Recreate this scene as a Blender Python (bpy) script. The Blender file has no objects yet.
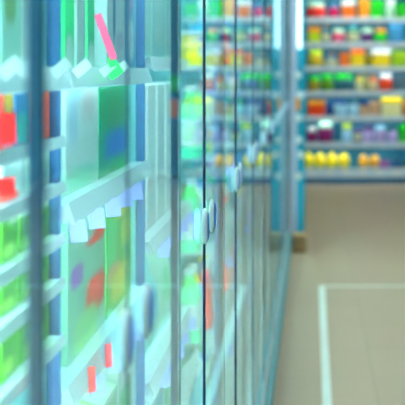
import bpy, bmesh, math, random
from mathutils import Vector, Matrix
random.seed(11)
S = bpy.context.scene
COL = S.collection
F, PX, PY, H = 1100.0, 312.0, 70.0, 1.65      # focal in px, vanishing point, eye height

# ------------------------------------------------------------ materials
def s2l(c):
    return tuple(((v/12.92) if v <= .04045 else ((v+.055)/1.055)**2.4) for v in c)
def hexc(h):
    return s2l(tuple(int(h[i:i+2], 16)/255 for i in (0, 2, 4)))
_m = {}
def mat(h, rough=.45, metal=0.0, name=None, spec=.5, noise=.0, nscale=6, bump=0.0, bscale=40):
    key = (h, rough, metal, noise, bump)
    if key in _m: return _m[key]
    m = bpy.data.materials.new(name or 'mat_'+h); m.use_nodes = True
    nt = m.node_tree; b = nt.nodes['Principled BSDF']
    c = hexc(h)
    b.inputs['Base Color'].default_value = (*c, 1)
    b.inputs['Roughness'].default_value = rough; b.inputs['Metallic'].default_value = metal
    b.inputs['Specular IOR Level'].default_value = spec
    tc = nt.nodes.new('ShaderNodeTexCoord')
    n = nt.nodes.new('ShaderNodeTexNoise'); n.inputs['Scale'].default_value = nscale
    nt.links.new(tc.outputs['Object'], n.inputs['Vector'])
    r = nt.nodes.new('ShaderNodeValToRGB')
    k = max(noise, .04)
    r.color_ramp.elements[0].position = .3; r.color_ramp.elements[1].position = .7
    r.color_ramp.elements[0].color = (*[v*(1-k) for v in c], 1)
    r.color_ramp.elements[1].color = (*[min(1, v*(1+k)) for v in c], 1)
    nt.links.new(n.outputs['Fac'], r.inputs['Fac']); nt.links.new(r.outputs['Color'], b.inputs['Base Color'])
    if bump:
        n2 = nt.nodes.new('ShaderNodeTexNoise'); n2.inputs['Scale'].default_value = bscale
        nt.links.new(tc.outputs['Object'], n2.inputs['Vector'])
        bp = nt.nodes.new('ShaderNodeBump'); bp.inputs['Strength'].default_value = bump
        nt.links.new(n2.outputs['Fac'], bp.inputs['Height']); nt.links.new(bp.outputs['Normal'], b.inputs['Normal'])
    _m[key] = m; return m

def printed(name, base, blobs, rough=.4, soft=.35, stripes=None):
    """packaging print: soft ellipses (u across the front, v up) over a base colour"""
    m = bpy.data.materials.new(name); m.use_nodes = True
    nt = m.node_tree; L = nt.links; b = nt.nodes['Principled BSDF']
    b.inputs['Roughness'].default_value = rough
    tc = nt.nodes.new('ShaderNodeTexCoord'); sp = nt.nodes.new('ShaderNodeSeparateXYZ')
    L.new(tc.outputs['Generated'], sp.inputs[0])
    def math_(op, a, b_=None, clamp=False):
        n = nt.nodes.new('ShaderNodeMath'); n.operation = op; n.use_clamp = clamp
        for i, v in enumerate((a, b_)):
            if v is None: continue
            if isinstance(v, (int, float)): n.inputs[i].default_value = v
            else: L.new(v, n.inputs[i])
        return n.outputs[0]
    col = nt.nodes.new('ShaderNodeRGB'); col.outputs[0].default_value = (*hexc(base), 1)
    cur = col.outputs[0]
    if stripes:
        sc, c2, amt = stripes
        w = math_('SINE', math_('MULTIPLY', sp.outputs['Z'], sc))
        fac = math_('MULTIPLY', math_('GREATER_THAN', w, .4), amt)
        mx = nt.nodes.new('ShaderNodeMix'); mx.data_type = 'RGBA'
        L.new(fac, mx.inputs['Factor']); L.new(cur, mx.inputs['A']); mx.inputs['B'].default_value = (*hexc(c2), 1)
        cur = mx.outputs['Result']
    for (u, v, ru, rv, c) in blobs:
        du = math_('DIVIDE', math_('SUBTRACT', sp.outputs['Y'], u), ru)
        dv = math_('DIVIDE', math_('SUBTRACT', sp.outputs['Z'], v), rv)
        d = math_('POWER', math_('ADD', math_('POWER', math_('ABSOLUTE', du), 3.0), math_('POWER', math_('ABSOLUTE', dv), 3.0)), .333)
        mr = nt.nodes.new('ShaderNodeMapRange'); mr.interpolation_type = 'SMOOTHSTEP'
        L.new(d, mr.inputs['Value'])
        mr.inputs['From Min'].default_value = 1-soft; mr.inputs['From Max'].default_value = 1+soft
        mr.inputs['To Min'].default_value = 1; mr.inputs['To Max'].default_value = 0
        mx = nt.nodes.new('ShaderNodeMix'); mx.data_type = 'RGBA'
        L.new(mr.outputs['Result'], mx.inputs['Factor']); L.new(cur, mx.inputs['A'])
        mx.inputs['B'].default_value = (*hexc(c), 1)
        cur = mx.outputs['Result']
    L.new(cur, b.inputs['Base Color'])
    return m

def emit(name, h, s):
    m = bpy.data.materials.new(name); m.use_nodes = True
    nt = m.node_tree; nt.nodes.remove(nt.nodes['Principled BSDF'])
    e = nt.nodes.new('ShaderNodeEmission'); e.inputs[0].default_value = (*hexc(h), 1); e.inputs[1].default_value = s
    nt.links.new(e.outputs[0], nt.nodes['Material Output'].inputs[0]); return m

def glass(name, h, ior=1.27):
    m = bpy.data.materials.new(name); m.use_nodes = True
    nt = m.node_tree; nt.nodes.remove(nt.nodes['Principled BSDF'])
    g = nt.nodes.new('ShaderNodeBsdfGlass'); g.inputs['Color'].default_value = (*hexc(h), 1)
    g.inputs['Roughness'].default_value = 0.0; g.inputs['IOR'].default_value = ior
    nt.links.new(g.outputs[0], nt.nodes['Material Output'].inputs[0])
    return m

# ------------------------------------------------------------ mesh helpers
def box(bm, x0, x1, y0, y1, z0, z1, bev=0.0):
    b2 = bmesh.new(); bmesh.ops.create_cube(b2, size=1)
    bmesh.ops.transform(b2, matrix=Matrix.Translation(((x0+x1)/2, (y0+y1)/2, (z0+z1)/2)) @ Matrix.Diagonal((x1-x0, y1-y0, z1-z0, 1)), verts=b2.verts)
    if bev:
        bmesh.ops.bevel(b2, geom=b2.edges[:], offset=bev, segments=2, affect='EDGES', profile=.5)
    merge(bm, b2)
def merge(bm, b2, mtx=None):
    if mtx: bmesh.ops.transform(b2, matrix=mtx, verts=b2.verts)
    me = bpy.data.meshes.new('tmp'); b2.to_mesh(me); b2.free(); bm.from_mesh(me); bpy.data.meshes.remove(me)
def lathe(bm, prof, seg=20, cx=0, cy=0, sx=1, sy=1):
    rings = []
    for r, z in prof:
        rings.append([bm.verts.new((cx+sx*r*math.cos(2*math.pi*i/seg), cy+sy*r*math.sin(2*math.pi*i/seg), z)) for i in range(seg)])
    for a, b in zip(rings, rings[1:]):
        for i in range(seg):
            f = bm.faces.new((a[i], a[(i+1) % seg], b[(i+1) % seg], b[i])); f.smooth = True
    bm.faces.new(list(reversed(rings[0]))); bm.faces.new(rings[-1])
def prism(bm, poly, y0, y1):          # poly in (x,z), extruded along y
    a = [bm.verts.new((x, y0, z)) for x, z in poly]; b = [bm.verts.new((x, y1, z)) for x, z in poly]
    n = len(poly)
    for i in range(n): bm.faces.new((a[i], a[(i+1) % n], b[(i+1) % n], b[i]))
    bm.faces.new(list(reversed(a))); bm.faces.new(b)
def tiltbox(bm, c, size, ry=0, rz=0, rx=0, bev=0.0):
    b2 = bmesh.new(); box(b2, -size[0]/2, size[0]/2, -size[1]/2, size[1]/2, -size[2]/2, size[2]/2, bev)
    merge(bm, b2, Matrix.Translation(c) @ Matrix.Rotation(rz, 4, 'Z') @ Matrix.Rotation(ry, 4, 'Y') @ Matrix.Rotation(rx, 4, 'X'))
def obj(name, bm, m, parent=None, loc=(0, 0, 0), smooth=False):
    bmesh.ops.recalc_face_normals(bm, faces=bm.faces[:])
    me = bpy.data.meshes.new(name); bm.to_mesh(me); bm.free(); me.materials.append(m)
    if smooth:
        for p in me.polygons: p.use_smooth = True
    o = bpy.data.objects.new(name, me); COL.objects.link(o); o.location = loc
    if parent: o.parent = parent
    return o
def B(*boxes, bev=0.0):
    bm = bmesh.new()
    for b in boxes: box(bm, *b, bev=bev)
    return bm
def thing(name, label, cat, loc=(0, 0, 0), group=None):
    o = bpy.data.objects.new(name, None); COL.objects.link(o); o.empty_display_size = .05
    o.location = loc; tag(o, label, cat, group); return o
def tag(o, label, cat, group=None):
    o['label'] = label; o['category'] = cat
    if group: o['group'] = group
def struct(name, bm, m):
    o = obj(name, bm, m); o['kind'] = 'structure'; return o
def dup(root, loc, label, group=None):
    r = root.copy(); COL.objects.link(r); r.location = loc; r['label'] = label
    if group: r['group'] = group
    for ch in list(root.children):
        c = ch.copy(); COL.objects.link(c); c.parent = r
        for g in list(ch.children):
            d = g.copy(); COL.objects.link(d); d.parent = c
    return r

ORD = ['first', 'second', 'third', 'fourth', 'fifth', 'sixth', 'seventh', 'eighth', 'ninth', 'tenth', 'eleventh', 'twelfth', 'thirteenth', 'fourteenth', 'fifteenth', 'sixteenth', 'seventeenth', 'eighteenth', 'nineteenth', 'twentieth']

# ------------------------------------------------------------ products (front faces +x, origin at base centre)
white = lambda: mat('eefaf4', .4)
def carton(name, label, cat, loc, w, d, h, m, group=None, capm=None, gable=False, bandm=None):
    t = thing(name, label, cat, loc, group)
    bm = bmesh.new()
    if gable:
        hb = h*.78
        box(bm, -d/2, d/2, -w/2, w/2, 0, hb, .003)
        prism(bm, [(-d/2+.003, hb-.002), (d/2-.003, hb-.002), (.006, h*.95), (.006, h), (-.006, h), (-.006, h*.95)], -w/2+.002, w/2-.002)
    else:
        box(bm, -d/2, d/2, -w/2, w/2, 0, h, .004)
    obj('body', bm, m, t)
    if bandm: obj('lid_flap', B((-d/2-.002, d/2+.002, -w/2-.002, w/2+.002, h*.9, h+.001), bev=.0015), bandm, t)
    if capm:
        bm = bmesh.new(); r = min(w, d)*.17
        if gable:
            lathe(bm, [(r, 0), (r, .014), (r*.85, .018)], 14); c = obj('cap', bm, capm, t, (d*.24, 0, h*.86)); c.rotation_euler = (0, .7, 0)
        else:
            lathe(bm, [(r, 0), (r, .016), (r*.85, .02)], 14); obj('cap', bm, capm, t, (d*.2, 0, h-.001))
    return t
def bottle(name, label, cat, loc, r, h, m, capm, labm=None, group=None, sy=1.0):
    t = thing(name, label, cat, loc, group)
    bm = bmesh.new()
    lathe(bm, [(r*.85, 0), (r, .03*h), (r, .62*h), (r*.9, .7*h), (r*.42, .84*h), (r*.36, .93*h), (r*.36, .95*h)], 20, sy=sy)
    obj('body', bm, m, t)
    bm = bmesh.new(); lathe(bm, [(r*.44, .92*h), (r*.44, .99*h), (r*.38, h)], 16); obj('cap', bm, capm, t)
    if labm:
        bm = bmesh.new(); lathe(bm, [(r*1.015, .18*h), (r*1.02, .2*h), (r*1.02, .52*h), (r*1.015, .54*h)], 20, sy=sy); obj('label_band', bm, labm, t)
    return t
def tub(name, label, cat, loc, r, h, m, lidm, group=None):
    t = thing(name, label, cat, loc, group)
    bm = bmesh.new(); lathe(bm, [(r*.78, 0), (r*.8, .004), (r*.97, h*.86), (r*.97, h*.88)], 20); obj('cup', bm, m, t)
    bm = bmesh.new(); lathe(bm, [(r, h*.86), (r*1.02, h*.9), (r*1.02, h*.97), (r*.9, h)], 20); obj('lid', bm, lidm, t)
    return t
def pouch(name, label, cat, loc, w, d, h, m, sealm, group=None):
    t = thing(name, label, cat, loc, group)
    bm = bmesh.new(); n = 9
    rows = []
    for i in range(n):
        q = i/(n-1); th = d/2*(math.sin(math.pi*min(1, .18+q*.80))**.6)*(1-.25*q)
        ww = w/2*(1-.05*math.sin(q*math.pi)); ring = []
        for a in range(16):
            an = 2*math.pi*a/16; cx = math.cos(an); sy = math.sin(an)
            ring.append(bm.verts.new((th*math.copysign(abs(cx)**.7, cx), ww*math.copysign(abs(sy)**.55, sy), q*h*.93)))
        rows.append(ring)
    for a, b in zip(rows, rows[1:]):
        for i in range(16):
            f = bm.faces.new((a[i], a[(i+1) % 16], b[(i+1) % 16], b[i])); f.smooth = True
    bm.faces.new(list(reversed(rows[0]))); bm.faces.new(rows[-1])
    obj('bag', bm, m, t)
    obj('seal', B((-.003, .003, -w/2, w/2, h*.90, h), bev=.001), sealm, t)
    return t
def fruit(label, loc, r, m, group, name='lemon', cat='fruit', lm=None):
    t = thing(name, label, cat, loc, group)
    bm = bmesh.new(); sz = 1.5
    prof = [(r*.08, 0), (r*.5, r*.12), (r*.86, r*.5), (r, r), (r*.86, r*1.5), (r*.5, r*1.86), (r*.2, r*1.98), (r*.1, r*2.06)]
    lathe(bm, [(a, b*sz) for a, b in prof], 16); obj('flesh', bm, m, t)
    bm = bmesh.new(); lathe(bm, [(r*.12, r*2.03*sz), (r*.1, r*2.1*sz), (r*.03, r*2.14*sz)], 8); obj('stem', bm, lm or mat('5a7a2a', .6), t)
    return t

# ------------------------------------------------------------ setting
def floor_mat():
    m = bpy.data.materials.new('floor_vinyl'); m.use_nodes = True
    nt = m.node_tree; L = nt.links; b = nt.nodes['Principled BSDF']
    tc = nt.nodes.new('ShaderNodeTexCoord')
    br = nt.nodes.new('ShaderNodeTexBrick'); br.offset = 0
    br.inputs['Scale'].default_value = 1.0; br.inputs['Brick Width'].default_value = .6; br.inputs['Row Height'].default_value = .6
    br.inputs['Mortar Size'].default_value = .004
    br.inputs['Color1'].default_value = (*hexc('b09a7e'), 1); br.inputs['Color2'].default_value = (*hexc('ac967a'), 1)
    br.inputs['Mortar'].default_value = (*hexc('9c8a6e'), 1)
    mp = nt.nodes.new('ShaderNodeMapping'); mp.inputs['Location'].default_value = (.27, .1, 0)
    L.new(tc.outputs['Object'], mp.inputs[0]); L.new(mp.outputs[0], br.inputs['Vector'])
    n = nt.nodes.new('ShaderNodeTexNoise'); n.inputs['Scale'].default_value = 1.7; n.inputs['Detail'].default_value = 5
    L.new(tc.outputs['Object'], n.inputs['Vector'])
    r = nt.nodes.new('ShaderNodeValToRGB'); r.color_ramp.elements[0].color = (.78, .8, .76, 1); r.color_ramp.elements[1].color = (1, 1, 1, 1)
    L.new(n.outputs['Fac'], r.inputs['Fac'])
    mx = nt.nodes.new('ShaderNodeMix'); mx.data_type = 'RGBA'; mx.blend_type = 'MULTIPLY'; mx.inputs['Factor'].default_value = .6
    L.new(br.outputs['Color'], mx.inputs['A']); L.new(r.outputs['Color'], mx.inputs['B']); L.new(mx.outputs['Result'], b.inputs['Base Color'])
    b.inputs['Roughness'].default_value = .38; b.inputs['Specular IOR Level'].default_value = .35
    return m
X0, X1, Y0, Y1, ZC = -1.25, 3.4, -2.0, 16.9, 3.4
struct('floor', B((X0-.1, X1+.1, Y0-.1, Y1+.1, -.1, 0)), floor_mat())
struct('ceiling', B((X0-.1, X1+.1, Y0-.1, Y1+.1, ZC, ZC+.1)), mat('dfe8e4', .8))
wm = mat('4f9aa8', .75, bump=.05)
struct('wall_left', B((X0-.1, X0, Y0, Y1, 0, ZC)), wm)
struct('wall_right', B((X1, X1+.1, Y0, Y1, 0, ZC)), wm)
struct('wall_back', B((X0, X1, Y1, Y1+.1, 0, ZC)), mat('3f8c9c', .75, bump=.05))
struct('wall_front', B((X0, X1, Y0-.1, Y0, 0, ZC)), wm)
struct('baseboard_right', B((X1-.015, X1, Y0, Y1, 0, .1)), mat('9fb8b4', .5))
struct('baseboard_back', B((1.75, X1-.015, Y1-.015, Y1, 0, .1)), mat('9fb8b4', .5))

# floor tape: one continuous L
tape = obj('floor_tape', B((.052, .098, 3.0, 8.42, 0, .0015), (.098, 2.2, 8.375, 8.42, 0, .0015)), mat('d9e6dc', .5))
tape['kind'] = 'structure'; tape.name = 'trim_1'

# ceiling lights
diff = emit('ceiling_diffuser', 'f8fbf6', 10.5)
tray = mat('d5dedb', .4)
first = None
for i, (x, y) in enumerate([(.9, .3), (.9, 3.3), (.9, 6.3), (.9, 9.3), (.9, 12.3), (.7, 14.9), (2.4, 12.2), (2.4, 9.0)]):
    lab = 'long white ceiling light panel, %s along the aisle from the camera end' % ORD[i]
    if first is None:
        first = thing('ceiling_light', lab, 'ceiling light', (x, y, ZC), 'ceiling lights over the aisle')
        obj('housing', B((-.17, .17, -.64, .64, -.05, -.0), bev=.004), tray, first)
        obj('diffuser', B((-.15, .15, -.62, .62, -.062, -.045)), diff, first)
    else:
        dup(first, (x, y, ZC), lab)

# ------------------------------------------------------------ the glass-door cases
XG = -.222                    # outer face of the door glass
XS = -.42                     # front of the shelves
XB = -.98                     # inner face of the back panel
BW, YS0 = .935, .915
GL = glass('door_glass', 'e6fafa')
m_case = mat('cfe9ea', .4); m_post = mat('012c44', .45, spec=.15); m_gask = mat('022444', .5, spec=.15); m_back = mat('86c8cc', .6)
m_kick = mat('5fa9b4', .4); m_wire = mat('cfe8ec', .3, .0); m_rail = mat('e9f8fb', .25); m_tag = mat('b4bcff', .4); m_tagw = mat('f4fcf8', .35)
m_hand = mat('e6f4fa', .25); m_grip = mat('3a7ed8', .35)
led = emit('led_tube', 'e8faff', 20.0); led2 = emit('added_led_strip', 'e8faff', 20.0); ledw = emit('led_vertical_bright', 'f0faff', 1000.0); ledv = emit('led_vertical', 'e8faff', 520.0)
m_div = mat('0a4a78', .4); m_dk = mat('1b6a86', .5)
m_red = mat('c80a06', .4); m_blue = mat('2f6fc0', .4)

def make_handle(parent, y, z):
    bm = bmesh.new()
    b2 = bmesh.new(); bmesh.ops.create_uvsphere(b2, u_segments=24, v_segments=14, radius=1)
    for v in b2.verts:
        v.co.x = math.copysign(abs(v.co.x)**.75, v.co.x)
    merge(bm, b2, Matrix.Diagonal((.0075, .015, .036, 1)))
    for f in bm.faces: f.smooth = True
    h = obj('handle', bm, m_hand, parent, (XG+.0075, y, z), True)
    b2 = bmesh.new(); bmesh.ops.create_uvsphere(b2, u_segments=20, v_segments=10, radius=1); bmesh.ops.transform(b2, matrix=Matrix.Diagonal((.0022, .0105, .029, 1)), verts=b2.verts)
    p = obj('handle_pad', b2, m_grip, parent, (XG+.0146, y, z), True); p['label'] = 'blue handle pad'
    return h

def make_shelf(case, y0, y1, z, tags=(), rail=True, rh=.033, style='wire', XS=XS):
    xb = XB
    bm = bmesh.new()
    if style == 'wire':
        n = int((y1-y0)/.036)
        for i in range(n+1):
            y = y0+.004+(y1-y0-.008)*i/n
            box(bm, xb+.01, XS-.037, y-.0028, y+.0028, z-.004, z)
        for x in (XS-.045, XS-.14, XS-.28, XS-.42, xb+.02):
            box(bm, x-.003, x+.003, y0+.003, y1-.003, z-.010, z-.004)
    else:
        box(bm, xb+.01, XS-.002, y0+.003, y1-.003, z-.012, z, .002)
    s = obj('shelf', bm, m_wire, case)
    if rail:
        bm = bmesh.new()
        prism(bm, [(XS-.036, z-.004), (XS-.036, z), (XS-.002, z), (XS-.002, z+.004), (XS+.002, z+.005), (XS+.014*rh/.033, z-rh+.003), (XS+.010*rh/.033, z-rh), (XS-.002, z-.012), (XS-.002, z-.004)], y0+.004, y1-.004)
        for e in (y0+.004, y1-.009): box(bm, XS-.036, XS+.002, e, e+.005, z-min(rh, .03)+.001, z-.001)
        obj('price_rail', bm, m_rail, s)
    obj('added_light_strip', B((XS-.030, XS-.016, y0+.012, y1-.012, z-.0095, z-.0045)), led2, s)  # unseen strip behind the rail, added to light the packs below
    for (ty, kind, *rest) in tags:
        if y0 < 2.5: ty = max(ty*(XS+.02)/XS, y0+.02)
        bm = bmesh.new()
        if kind == 'hang':
            tiltbox(bm, (XS+.016, ty, z-.045), (.003, .032, .038), ry=-.25, rz=-.9); mm = m_tag
        elif kind == 'white':
            tiltbox(bm, (XS+.02, ty, z+.003), (.004, .032, .018), ry=.0, rz=-1.1, rx=rest[0] if rest else .6); mm = m_tagw
        elif kind == 'red':
            tiltbox(bm, (XS+.02, ty, z-.012+(rest[1] if len(rest) > 1 else 0)), (.003, .022 if len(rest) > 1 else .013, rest[0] if rest else .045), ry=-.1, rz=-.9); mm = m_red
        elif kind == 'green':
            tiltbox(bm, (XS+.02, ty, z-.0), (.004, .03, .03), rz=-1.1, rx=.6); mm = mat('2fd25a', .4)
        o = obj('price_tag', bm, mm, s)
        if kind == 'red': o['label'] = 'red price tag'
    return s

CASEPOS = ['nearest the camera, behind the left edge of the photo', 'second from the camera, with green packs at the left edge', 'third from the camera, with big orange-spotted cartons',
           'fourth from the camera, with tall white cartons', 'fifth from the camera', 'sixth from the camera', 'seventh from the camera', 'eighth from the camera', 'ninth from the camera', 'tenth from the camera', 'last of the row, beside the steel post']
shelf_z = {}
cases = {}
def make_case(i):
    y0 = YS0+BW*i; y1 = y0+BW
    ym = y0+.415
    c = thing('refrigerated_display_case', 'glass-door refrigerated case, '+CASEPOS[i+1], 'display fridge', (0, 0, 0), 'refrigerated cases along the left wall')
    g = .002
    obj('base', B((XB-.08, -.215, y0+g, y1-g, .0, .20), bev=.006), m_case, c)
    obj('kick_rail', B((-.2145, -.19, y0+g, y1-g, .0, .13), bev=.004), m_kick, c)
    obj('canopy', B((XB-.08, -.20, y0+g, y1-g, 2.40, 2.62), bev=.006), m_case, c)
    obj('back_panel', B((XB-.06, XB, y0+g, y1-g, .201, 2.399)), m_back, c)
    # hinge post at the near side
    obj('post', B((XG-.0195, XG-.0075, y0+g-.001, y0+.014, .201, 2.399), bev=.002), m_post, c)
    obj('side_panel', B((XB+.001, XS-.03, y0+g, y0+.012, .201, 2.399)), m_back, c)
    obj('divider_trim', B((XS-.0295 if i < 3 else -.334, XS-.008 if i < 3 else -.318, y0+g, y0+.012, .201, 2.399), bev=.002), m_div, c)
    obj('light_tube_or_glint', B((XS-.10, XS-.04, y0+.06, y1-.06, 2.36, 2.385)), led, c)
    obj('light_tube_or_glint', B((XG-.0155, XG-.0085, y0+.015, y0+.021, .26, 2.34)), ledv if i < 2 else ledw, c)
    # doors
    for (a, b, hy, s) in ((y0+.006, ym-.003, ym-.065, 1), (ym+.003, y1-.006, ym+.09, -1)):
        d = obj('door', B((XG-.0045, XG, a, b, .215, 2.385)), GL, c)
        ya = (b-.0015, b+.0028) if s > 0 else (a-.0028, a+.0015)
        bm = bmesh.new()
        box(bm, XG-.0055, XG+(0 if s < 0 else (.0005 if i < 1 else .003)), ya[0], ya[1], .212, 2.388)
        obj('edge_seal', bm, m_gask, d)
        obj('bottom_rail', B((XG-.008, XG+.001, a, b, .203, .2149)), m_post, d)
        obj('top_rail', B((XG-.008, XG+.001, a, b, 2.3851, 2.397)), m_post, d)
        make_handle(d, hy, H-.312)
    return c
for i in range(-1, 10):
    cases[i] = make_case(i)
# far end panel
p = thing('end_panel', 'pale end panel closing the far end of the fridge row', 'panel', (0, 0, 0))
ye = YS0+BW*10
obj('sheet', B((XB-.08, -.235, ye+.002, ye+.03, 0, 2.62), bev=.003), m_case, p)
obj('edge_trim', B((-.2345, -.222, ye+.002, ye+.03, 0, 2.62), bev=.003), m_kick, p)

Z = lambda dz: H-dz
# shelves -------------------------------------------------
def yat(x, X=XS): return -X*F/(PX-x)          # depth of a point seen at column x on the plane X
SH = {}
def bay(i): return YS0+BW*i+.014, YS0+BW*(i+1)-.002
def addshelves(i, lst):
    a, b = bay(i)
    for dz, tags in lst:
        make_shelf(cases[i], a, b, Z(dz), tags, XS=XS if i < 3 else -.31, rh=.014 if i == 0 and 0 < dz < .7 else .033)
    SH[i] = [dz for dz, _ in lst]
ra = lambda *xs: xs
addshelves(0, [(-.34, ()), (.0, ((yat(8), 'white', .7), (yat(26), 'white', .7), (yat(59), 'white', .7))), (.114, ((yat(5), 'red', .04, .05),)), (.19, ((yat(4), 'red', .024, .05),)), (.276, ()), (.35, ()), (.445, ((yat(14), 'hang'), (yat(36), 'red', .05))), (.75, ()), (1.1, ())])
addshelves(1, [(-.36, ()), (.0, ((yat(80), 'white', .7), (yat(106), 'white', .7), (yat(112), 'green'), (yat(119), 'white', .7))),
               (.231, tuple((yat(x), 'hang') for x in (77, 97, 113, 126, 136))), (.545, ((yat(90), 'red', .045), (yat(98), 'hang'), (yat(107), 'red', .045), *((yat(x), 'hang') for x in (114, 121, 128, 134, 139)))), (.86, ((yat(100), 'hang'), (yat(125), 'hang'))), (1.15, ())])
addshelves(2, [(-.36, ()), (-.03, ()), (.44, tuple((yat(x), 'hang') for x in (156, 163, 170, 177, 184))), (.80, tuple((yat(x), 'hang') for x in (158, 165, 172, 179, 186))), (1.12, tuple((yat(x), 'hang') for x in (160, 170, 180)))])
for i in range(3, 10):
    a, b = bay(i)
    tg = lambda: tuple((a+.12+.4*k, 'hang') for k in range(2)) if i < 6 else ()
    o = (i*37 % 11)*.005
    addshelves(i, [(-.36, tg()), (-.02+o, tg()), (.30+o, tg()), (.62+o, tg()), (.93+o, tg()), (1.25, ())])

# ------------------------------------------------------------ products in the near cases
def span(x0, x1, X):           # y interval seen between two columns on plane X
    return -X*F/(PX-x0), -X*F/(PX-x1)
def put(kind, name, label, cat, x0, x1, dz, hgt, m, d=.16, X=-.44, **k):
    a, b = span(x0, x1, X); bi = int(((a+b)/2-YS0)//BW); lo, hi = bay(bi); a = max(a, lo+.009); b = min(b, hi-.011); w = b-a-.004; loc = (X-d/2, (a+b)/2, Z(dz)+.0005)
    if kind == 'carton': return carton(name, label, cat, loc, w, d, hgt, m, **k)
    if kind == 'pouch': return pouch(name, label, cat, loc, w, d, hgt, m, k.pop('sealm'), **k)

# second case (left edge)
M_or = printed('print_orange_box', 'ff5a1e', [(.2, .5, .25, .5, 'ffb088')], soft=.3)
put('carton', 'juice_carton', 'orange carton under the eye-level shelf, behind the blurred dark door post', 'carton', 28, 57, .114, .085, M_or, d=.1)
put('carton', 'food_pack', 'red and yellow pack at the left edge under the white price clip', 'pack', 1, 12, .114, .09, printed('print_redyellow', 'e63a2a', [(.6, .75, .45, .2, 'ffcf3a'), (.3, .3, .3, .22, '2f62c8')]), d=.1)
put('carton', 'food_pack', 'dark blue pack between the red-yellow pack and the orange carton', 'pack', 14, 27, .114, .09, printed('print_blueteal', '1f6fa0', [(.5, .3, .4, .25, '2fc0b0')]), d=.1)
Mp = printed('print_palecarton', 'e2f7e4', [(.5, .25, .32, .16, 'cfe0f2')], stripes=(60, 'a9d8c4', .6))
put('carton', 'milk_carton', 'pale green carton with fine print rows beside the dark door post', 'carton', 26, 50, .19, .058, Mp, d=.1)
put('carton', 'milk_carton', 'white pack with red lower band at the left edge above the green packs', 'carton', 1, 24, .19, .058, printed('print_whitered', 'eefaf2', [(.3, .1, .4, .12, 'ff4a3a')]), d=.1)
Mg = printed('print_greenpack', '44a010', [(.5, .55, .35, .06, '2f9a3a'), (.35, .25, .3, .14, 'a0d840'), (.8, .9, .4, .12, 'd9f7d0')], soft=.4)
Mg2 = printed('print_greenpack_b', '38900c', [(.5, .5, .35, .06, '2a8f3a'), (.6, .2, .35, .14, '98d038'), (.3, .92, .5, .1, 'e6fbe2')], soft=.4)
rows = {.276: 'third shelf row', .35: 'fourth shelf row', .445: 'lowest visible row'}
for dz, hg, nm in ((.276, .066, 'upper green row at the left edge'), (.35, .056, 'middle green row at the left edge'), (.445, .077, 'lower green row at the left edge')):
    for k, (a, b) in enumerate(((0, 17), (18, 34), (35, 48))):
        put('carton', 'tea_pack', 'small lime green pack, %s in the %s' % (ORD[k], nm), 'pack', a, b, dz, hg, (Mg, Mg2)[k % 2], d=.09, group='lime green packs at the left edge')
put('carton', 'snack_box', 'small orange box low beside the dark post above the red tag', 'box', 36, 48, .53+.22, .19, printed('print_orange_small', 'e8f4ea', [(.5, .8, .4, .12, 'ff8a4a'), (.4, .3, .4, .25, '9fb8ea')]), d=.1)
for k, (a, b) in enumerate(((0, 12), (13, 24), (25, 35))):
    put('carton', 'yoghurt_pack', 'pale lilac pack at the lower left corner, %s from the edge' % ORD[k], 'pack', a, b, .75, .19, printed('print_lilac%d' % k, 'd4def5', [(.5, .6, .3, .2, 'f5fafc')]), d=.1)
for k, (a, b) in enumerate(((0, 20), (21, 42), (46, 57))):
    c = ['b8ecd2', 'e9f7ec', 'c8eee4'][k]
    put('carton', 'milk_carton', 'pale %s pack on the upper left shelf, %s from the photo edge' % (['mint', 'white', 'aqua'][k], ORD[k]), 'carton', a, b, 0, .2, printed('print_upper%d' % k, c, [(.4, .55, .3, .2, ['6f9a4a', 'c9d8cf', 'b0e0d0'][k])]), d=.14, X=-.46)

# third case
M1 = printed('print_big_pale', '88c8a8', [(.72, .78, .28, .09, 'f02800'), (.22, .56, .15, .08, 'a060b8'), (.72, .32, .28, .14, 'f02000'), (.45, .12, .3, .14, '93d98a'), (.4, .85, .3, .1, 'a9e0c4')], soft=.3)
put('carton', 'multipack_box', 'big pale green carton with blurred orange squares on the middle shelf', 'carton', 66, 104, .545, .272, M1, d=.26, X=-.45)
M2 = printed('print_green_yellow', '109830', [(.55, .86, .36, .11, 'f8d800'), (.2, .55, .2, .3, '2fbf6a'), (.8, .6, .2, .12, 'c0d820'), (.3, .32, .25, .08, 'e8a06a'), (.55, .2, .36, .13, 'f0d800'), (.9, .1, .2, .2, 'a8e65a')], soft=.4)
put('carton', 'multipack_box', 'green carton with yellow spots right of the orange-spotted carton', 'carton', 105, 129, .545, .27, M2, d=.26, X=-.45)
M3 = printed('print_pale_big', 'f2fff8', [(.45, .1, .5, .1, 'a0e8c0'), (.2, .6, .12, .2, 'c8dff5'), (.65, .75, .2, .14, 'f2dcd8'), (.25, .9, .2, .1, 'bfe4f2')], soft=.6)
put('carton', 'multipack_box', 'very pale mint and white carton right of the blurred dark door post', 'carton', 64, 97, .231, .218, M3, d=.26, X=-.45)
M4 = printed('print_emerald_blue', '008058', [(.5, .68, .45, .22, '007030'), (.6, .28, .4, .16, '0050b8'), (.6, .02, .4, .14, '008c30')], soft=.6)
put('carton', 'multipack_box', 'emerald green and blue carton under the pink shelf strip', 'carton', 98, 127, .231, .21, M4, d=.26, X=-.45)
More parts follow.
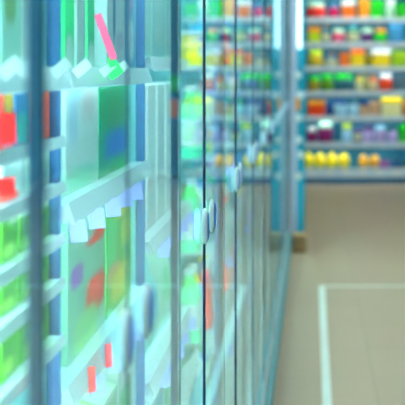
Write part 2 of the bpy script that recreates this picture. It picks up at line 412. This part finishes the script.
# upper shelf of the third case
def up(name, lab, cat, a, b, h, m, d=.1, X=-.45): return put('carton', name, lab, cat, a, b, 0, h, m, d=d, X=X)
up('food_pack', 'narrow mint green pack left on the upper shelf', 'pack', 63, 73, .26, printed('print_mintbar', '40d880', [(.5, .12, .4, .12, 'e2fbec')]))
up('food_pack', 'translucent white pack between the two mint green packs', 'pack', 75, 84, .2, printed('print_whitebar', 'd8f4ec', [(.5, .5, .3, .3, 'eefaf8')]))
up('food_pack', 'second narrow mint green pack on the upper shelf', 'pack', 86, 93.3, .27, printed('print_mintbar_b', '50d890', [(.5, .1, .4, .1, 'eafbf2'), (.5, .8, .3, .1, 'f0e8a8')]))
up('food_pack', 'white pack with dark blue slash beside the pink strip', 'pack', 106, 124, .22, printed('print_leaflet', 'e9f4f4', [(.35, .6, .08, .3, '3f6a9a'), (.7, .3, .2, .1, 'd5c8e4')]))
up('milk_carton', 'grey blue pack right of the pink strip and white slash pack', 'carton', 126, 133, .25, printed('print_greyblue', '3f80a0', [(.5, .3, .4, .2, 'dff2f4'), (.5, .75, .4, .2, 'a08fa8')]))
# pink shelf talker strip hanging over the upper shelf
sx = thing('shelf_strip', 'pink diagonal promotional strip over the upper shelf', 'strip', (0, 0, 0))
a = yat(100, XS+.03)
bm = bmesh.new(); tiltbox(bm, (XS+.03, yat(104, XS+.03), Z(-.062)), (.002, .014, .09), rz=-1.1, rx=.36)
obj('strip', bm, mat('f0406c', .45), sx)
bm = bmesh.new(); tiltbox(bm, (XS+.03, yat(110, XS+.03), Z(-.016)), (.006, .014, .02), rz=-1.1, rx=.36)
obj('clip', bm, mat('30d060', .4), sx)
# below the middle shelf
for k, (a, b, c, h) in enumerate(((76, 98, '7fd84a', .2), (100, 116, 'b8e8c0', .18), (117, 133, 'e4f4ec', .22))):
    n = ['lime green', 'soft green', 'white', 'aqua'][k]
    put('carton', 'milk_carton', '%s carton low in the third fridge case, below the wire shelf' % n, 'carton', a, b, .86, h, printed('print_low%d' % k, c, [(.5, .8, .35, .1, 'eefaf0'), (.4, .3, .3, .2, '5fc88a')]), d=.2, X=-.45, gable=True, capm=m_tagw)
# fourth case: white cartons
for k, (a, b) in enumerate(((136, 145), (146, 155), (156, 164), (165, 171), (172, 177))):
    put('carton', 'milk_carton', 'tall white carton in the fourth fridge case, %s from the near side' % ORD[k], 'carton', a, b, .44, .40, printed('print_white%d' % k, 'f1fcf8', [(.5, .2, .35, .05, ['e0503a', 'cdeef2', 'd2f0ea', 'c4e6f0', 'e2f5f5'][k]), (.5, .6, .3, .2, 'dcf4f2')]), d=.2, X=-.45, group='tall white cartons in the fourth case')
for k, (a, b) in enumerate(((136, 150), (151, 164), (165, 177))):
    put('carton', 'food_box', 'flat aqua box on the upper shelf of the fourth case, %s from the near side' % ORD[k], 'box', a, b, -.03, .27, printed('print_aqua%d' % k, ['c2ece4', 'b4e4e0', 'a8dcdc'][k], [(.5, .5, .4, .3, 'd0f2ea')]), d=.2, X=-.45)
    put('pouch', 'food_pouch', '%s pouch under the white cartons in the fourth case, %s from the near side' % (['pale pink', 'teal', 'mint'][k], ORD[k]), 'pouch', a, b, .80, .27, printed('print_pouch%d' % k, ['e8e4ea', '8fd8cc', 'bff0d8'][k], [(.5, .5, .3, .2, ['f29fb4', '58b8d8', '50c890'][k])]), d=.14, X=-.45, sealm=m_tagw)
    put('carton', 'milk_carton', '%s carton on the lowest shelf of the fourth case, %s from the near side' % (['aqua', 'white', 'green'][k], ORD[k]), 'carton', a, b, 1.12, .24, printed('print_lowaq%d' % k, ['b8e8e8', 'eefaf8', '8fe0b0'][k], [(.5, .5, .3, .2, ['e4f8f6', '70c8e0', 'd8f6e4'][k])]), d=.16, X=-.45, gable=True, capm=m_blue)

# ------------------------------------------------------------ products in the receding cases: copies
pal = [('white', 'eefaf6'), ('mint', '50d8a0'), ('pink', 'f05088'), ('teal', '108898'), ('green', '10a848'), ('pale blue', '80b8e8'), ('yellow', 'f0c810'), ('red', 'e02828'), ('aqua', '40b8c0'), ('lilac', '9080d8')]
protos = []
for k, (cn, ch) in enumerate(pal):
    c2 = pal[(k*3+1) % len(pal)][1]
    m = printed('print_row_'+cn.replace(' ', '_'), ch, [(.5, .45, .3, .18, 'f4fbfa' if cn != 'white' else c2), (.5, .85, .4, .08, c2)])
    P = (0, 0, -50)
    if k % 4 == 0: o = carton('milk_carton', '', 'carton', P, .1, .1, .24, m, gable=True, capm=m_blue); w, kn = .1, 'gable-top carton'
    elif k % 4 == 1: o = bottle('drink_bottle', '', 'bottle', P, .042, .25, m, m_tagw, mat('f0faf6', .4)); w, kn = .086, 'bottle'
    elif k % 4 == 2: o = tub('dairy_tub', '', 'tub', P, .055, .12, m, m_tagw); w, kn = .114, 'tub'
    else: o = pouch('food_pouch', '', 'pouch', P, .15, .08, .22, m, m_tagw); w, kn = .152, 'pouch'
    protos.append((o, cn, kn, w))
used = set()
rng = random.Random(8)
for i in range(3, 10):
    a, b = bay(i)
    for si, dz in enumerate(SH[i]):
        y = a+.012; cnt = 0
        stepmul = 1.0 if i < 5 else (1.5 if i < 7 else 2.2)
        while True:
            k = rng.randrange(len(protos)); o, cn, kn, w = protos[k]
            if y+w > b-.02: break
            loc = (-.342-rng.random()*.008-(.08 if 'pouch' not in kn else .05), y+w/2, Z(dz)+.0005)
            lab = '%s %s, %s on %s shelf from top, %s fridge from camera' % (cn, kn, ORD[cnt], ORD[si], ORD[i+1])
            if k not in used:
                o.location = loc; o['label'] = lab; o['group'] = 'packs in the receding glass cases'; used.add(k)
            else: dup(o, loc, lab, 'packs in the receding glass cases')
            y += w*stepmul+.015; cnt += 1
for k, pr in enumerate(protos):
    if k not in used: print('UNUSED', pr[1])

# ------------------------------------------------------------ steel post and cardboard box at the far end of the row
yp = ye+.05
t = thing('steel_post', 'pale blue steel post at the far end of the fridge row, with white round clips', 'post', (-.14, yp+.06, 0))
obj('shaft', B((.0, .072, -.06, .06, 0, ZC), bev=.006), mat('18a0bc', .25), t)
obj('side_channel', B((-.072, -.001, -.06, .06, 0, ZC), bev=.006), mat('c4d0e8', .3), t)
obj('light_tube_or_glint', B((.006, .040, -.072, -.0602, 1.85, ZC-.05), bev=.003), emit('post_glint', 'd0fcff', 1.6), t)  # glowing bar added for the bright reflection on the post
obj('base_collar', B((-.076, .076, -.065, .065, 0, .12), bev=.004), m_dk, t)
for py in (75, 95, 118, 140, 155, 176):
    z = H-(py-PY)*(yp)/F
    bm = bmesh.new(); lathe(bm, [(.032, 0), (.036, .006), (.026, .014)], 16)
    c = obj('clip', bm, mat('f8ffff', .3), t, (.012 + (.02 if py in (95, 155) else 0), -.0605, z)); c.rotation_euler = (math.pi/2, 0, 0)
z = H-(104-PY)*yp/F
o = obj('sticker', B((-.02, .03, -.0635, -.0605, z-.06, z+.06)), mat('f5a25a', .5), t); o['label'] = 'orange sticker'
t = thing('cardboard_box', 'small brown cardboard box on the floor at the end of the fridges', 'box', (-.112, 10.0, 0))
obj('body', B((-.062, .062, -.07, .07, 0, .16), bev=.003), mat('9a7a50', .7, noise=.1), t)
obj('flap', B((-.064, .064, -.072, -.002, .16, .166), (-.064, .064, .002, .072, .16, .166)), mat('b8925f', .7), t)

# ------------------------------------------------------------ far wall shelving
YF = 15.8; PPM = F/YF
fx = lambda px: (px-PX)/PPM
fz = lambda py: H-(py-PY)/PPM
XL, XR = -.14, 1.45
g = thing('wall_shelving', 'tall blue-white grocery shelving across the far end of the aisle', 'shelving', (0, 0, 0))
m_fb = mat('1f7f94', .6); m_fl = mat('dcf0ff', .3); m_fsh = mat('8fc6dc', .4)
obj('back_panel', B((XL, XR, YF+.47, YF+.50, 0, 2.95)), m_fb, g)
for x in (XL, XR-.03): obj('upright', B((x, x+.03, YF+.0, YF+.469, 0, 2.95), bev=.003), mat('4fb0cc', .35), g)
obj('kick_plate', B((XL+.03, XR-.03, YF+.03, YF+.06, 0, .09)), mat('0f4a68', .5), g)
ledf = emit('added_led_far', 'eaf8ff', 13.0)
lips = [172, 144.6, 118, 93, 68.5, 44.5, 19.5, -6]
for k, py in enumerate(lips):
    z = fz(py)
    s = obj('shelf', B((XL+.031, XR-.031, YF+.005, YF+.468, z-.01, z+.012)), m_fsh, g)
    hh = .042 if k else .075
    obj('price_strip', B((XL+.031, XR-.031, YF-.012, YF+.0045, z-hh, z+hh*.75), bev=.003), m_fl, s)
    obj('added_light_strip', B((XL+.05, XR-.05, YF+.008, YF+.03, z-.018, z-.0105)), ledf, s)  # added strip, hidden behind the lip, to brighten the far groceries
    for q in range(7):
        x = XL+.15+q*.24+(k % 3)*.04
        if x > XR-.1: continue
        obj('price_card', B((x-.035, x+.035, YF-.016, YF-.0125, z-hh*.8, z+hh*.6)), mat('f4fafc', .4), s)
import colorsys
def vivid(h, k=1.35):
    a, b_, c_ = colorsys.rgb_to_hsv(*(int(h[i:i+2], 16)/255 for i in (0, 2, 4)))
    return ''.join('%02x' % round(v*255) for v in colorsys.hsv_to_rgb(a, min(1, b_*k), min(1, c_*1.04)))
rown = ['bottom shelf', 'second shelf from bottom', 'third shelf from bottom', 'fourth shelf from bottom', 'fifth shelf from bottom', 'sixth shelf from bottom', 'seventh shelf from bottom']
NAMES = {'f23a20': 'red', 'd8206a': 'magenta', 'f08a30': 'orange', 'f2a01a': 'amber', '2fc83a': 'green', 'c8ecd0': 'pale green', 'b8cc1a': 'lime', '2a5f6a': 'dark teal', 'e07a90': 'pink', '3a7a60': 'dark green', '5a3a6a': 'purple', '5fa0c0': 'blue grey', 'd0b41a': 'mustard', 'f7d41a': 'yellow', '9a8a1a': 'olive', 'a8c81a': 'yellow green',
         '5a8a1a': 'moss green', '5a7078': 'grey', 'f0602a': 'orange red', 'd07a2a': 'tan orange', '1f4a7a': 'navy', 'b8dcea': 'pale blue', 'c8a88a': 'tan', 'e8e2b0': 'cream', '8a2a6a': 'plum', 'c8b8dc': 'lavender', 'f8f8f0': 'white', 'a85aa0': 'violet'}
# (kind, x0, x1, colour, cap colour, height factor)
R = {
 6: [('j', 306, 326, 'f23a20', 'c8ecd0', .85), ('j', 329, 339, 'd8206a', '5fa0c0', .8), ('c', 342, 356, 'f08a30', 'f8f8f0', .95), ('c', 359, 370, 'f2a01a', 0, 1), ('c', 371, 384, '2fc83a', 0, .95), ('j', 386, 396, 'c8ecd0', 'f8f8f0', 1), ('c', 397, 410, '2fc83a', 0, .8)],
 5: [('c', 308, 321, 'b8cc1a', 'f2a01a', .85), ('b', 322, 330, '2a5f6a', 'f2a01a', .95), ('j', 332, 345, 'e07a90', 'c8ecd0', .8), ('b', 347, 360, '3a7a60', '5fa0c0', 1), ('j', 361, 374, '5a3a6a', 'c8ecd0', .8), ('j', 375, 388, '2fc83a', 'f2a01a', .8), ('c', 389, 404, '5fa0c0', 0, 1)],
 4: [('j', 308, 323, 'd0b41a', 'b8cc1a', .95), ('b', 325, 338, '2a5f6a', 'f08a30', .8), ('c', 340, 350, 'f08a30', 0, .8), ('c', 351, 365, 'f7d41a', 'f08a30', 1), ('b', 366, 372, '9a8a1a', 'd0b41a', .9), ('c', 373, 391, 'f7d41a', 'f8f8f0', 1), ('c', 393, 408, 'a8c81a', 0, .9)],
 3: [('j', 308, 320, '9a8a1a', '2fc83a', .85), ('j', 321, 334, '5a8a1a', '2fc83a', .95), ('j', 335, 354, '2a5f6a', '2fc83a', .95), ('b', 356, 363, 'd0b41a', '9a8a1a', .95), ('b', 364, 369, '9a8a1a', 'd0b41a', .95), ('b', 370, 378, 'd07a2a', '9a8a1a', .95), ('j', 380, 393, 'f0602a', 'f8f8f0', 1), ('c', 395, 410, '5a7078', 0, .9), ('c', 412, 424, '2fc83a', 0, .9)],
 2: [('c', 308, 325, 'f0602a', 'f2a01a', .85), ('c', 326, 333, '1f4a7a', 0, .85), ('j', 334, 347, 'b8dcea', '1f4a7a', .9), ('j', 348, 359, 'b8dcea', '2a5f6a', .9), ('c', 360, 369, 'c8a88a', '1f4a7a', .85), ('c', 370, 380, 'c8a88a', 0, .8), ('c', 382, 402, 'e8e2b0', 'f7d41a', 1), ('c', 404, 424, 'f08a30', 0, .9)],
 1: [('j', 307, 317, '8a2a6a', 'f8f8f0', .8), ('j', 318, 333, '8a2a6a', 'c8ecd0', 1.05), ('j', 342, 352, 'b8dcea', 'b8cc1a', .95), ('b', 354, 362, '5a3a6a', '5fa0c0', .85), ('j', 363, 374, 'c8b8dc', '5a3a6a', .85), ('j', 375, 386, 'c8b8dc', 'b8dcea', .85), ('j', 387, 398, 'c8b8dc', '2a5f6a', .85), ('c', 400, 412, '2fc83a', 0, .9)],
}
for r, items in R.items():
    z = fz(lips[r])+.0125
    hmax = (lips[r]-lips[r+1])/PPM-.085
    for q, (kind, x0, x1, c, cap, hf) in enumerate(items):
        xa, xb = fx(x0), fx(x1); w = xb-xa; h = hmax*hf; cx = (xa+xb)/2
        lab = '%s %s %s from left on far %s' % (NAMES[c], {'j': 'jar with %s lid' % NAMES.get(cap, 'pale'), 'c': 'box', 'b': 'bottle'}[kind], ORD[q], rown[r])
        m = mat(vivid(c), .4); cm = mat(vivid(cap), .4) if cap else None
        if kind == 'c':
            t = thing('food_box', lab, 'box', (cx, YF+.14, z), 'groceries on the far shelving')
            obj('body', B((-w/2+.004, w/2-.004, -.09, .09, 0, h if not cap else h*.72), bev=.006), m, t)
            if cap: obj('lid', B((-w/2, w/2, -.094, .094, h*.72, h), bev=.008), cm, t)
        elif kind == 'j':
            t = thing('food_jar', lab, 'jar', (cx, YF+.01+w/2, z), 'groceries on the far shelving')
            rr = w/2-.003
            bm = bmesh.new(); lathe(bm, [(rr*.9, 0), (rr, .03*h), (rr, .62*h), (rr*.82, .70*h), (rr*.78, .74*h)], 18); obj('body', bm, m, t)
            bm = bmesh.new(); lathe(bm, [(rr*.86, .70*h), (rr*.88, .74*h), (rr*.88, .97*h), (rr*.8, h)], 18); obj('lid', bm, cm, t)
        else:
            t = bottle('sauce_bottle', lab, 'bottle', (cx, YF+.12, z), w/2-.002, h, m, cm or m_tagw, mat('e8e2b0', .5) if q % 2 else None, 'groceries on the far shelving')
zb = fz(lips[0])+.0125
for q, px in enumerate((308.6, 320.4, 332.2, 344)):
    fruit('yellow melon on the bottom far shelf, %s from its left end' % ORD[q], (fx(px), YF+.14, zb), .084, mat('ffdc00', .4), 'yellow melons on the far shelving', 'yellow_melon')
for q, px in enumerate((364, 375)):
    fruit('%s amber melon on the bottom far shelf right of the yellow melons' % ['left', 'right'][q], (fx(px), YF+.14, zb), .075, mat('f7b01a', .4), 'amber melons on the far shelving', 'amber_melon')
for q, (px, c) in enumerate(((385, 'a85aa0'), (396, '1f4a7a'), (407, '2a5f6a'))):
    t = thing('food_jar', '%s squat jar on the bottom far shelf, %s from the left' % (NAMES[c], ORD[q]), 'jar', (fx(px), YF+.12, zb), 'squat jars on the bottom shelf')
    bm = bmesh.new(); lathe(bm, [(.06, 0), (.068, .01), (.068, .12), (.055, .14)], 16); obj('body', bm, mat(c, .4), t)
    bm = bmesh.new(); lathe(bm, [(.058, .138), (.06, .145), (.06, .17), (.052, .175)], 16); obj('lid', bm, mat('2a5f6a', .4), t)

# ------------------------------------------------------------ world, camera
w = bpy.data.worlds.new('World'); S.world = w; w.use_nodes = True
w.node_tree.nodes['Background'].inputs[0].default_value = (.45, .8, .85, 1); w.node_tree.nodes['Background'].inputs[1].default_value = .15
cam = bpy.data.cameras.new('camera'); co = bpy.data.objects.new('camera', cam); COL.objects.link(co)
co.location = (0, 0, H); co.rotation_euler = (math.pi/2, 0, 0)
cam.sensor_width = 36; cam.lens = F/405*36
cam.shift_x = (202.5-PX)/405; cam.shift_y = -(202.5-PY)/405
cam.clip_start = .01
cam.dof.use_dof = True; cam.dof.focus_distance = 2.35; cam.dof.aperture_fstop = cam.lens/20.0
S.camera = co
S.view_settings.view_transform = 'Standard'; S.view_settings.look = 'None'; S.view_settings.gamma = 1
S.view_settings.exposure = 0.98
cy = S.cycles
cy.max_bounces = 14; cy.transmission_bounces = 12; cy.glossy_bounces = 6; cy.diffuse_bounces = 4
cy.use_denoising = True; cy.sample_clamp_indirect = 6.0
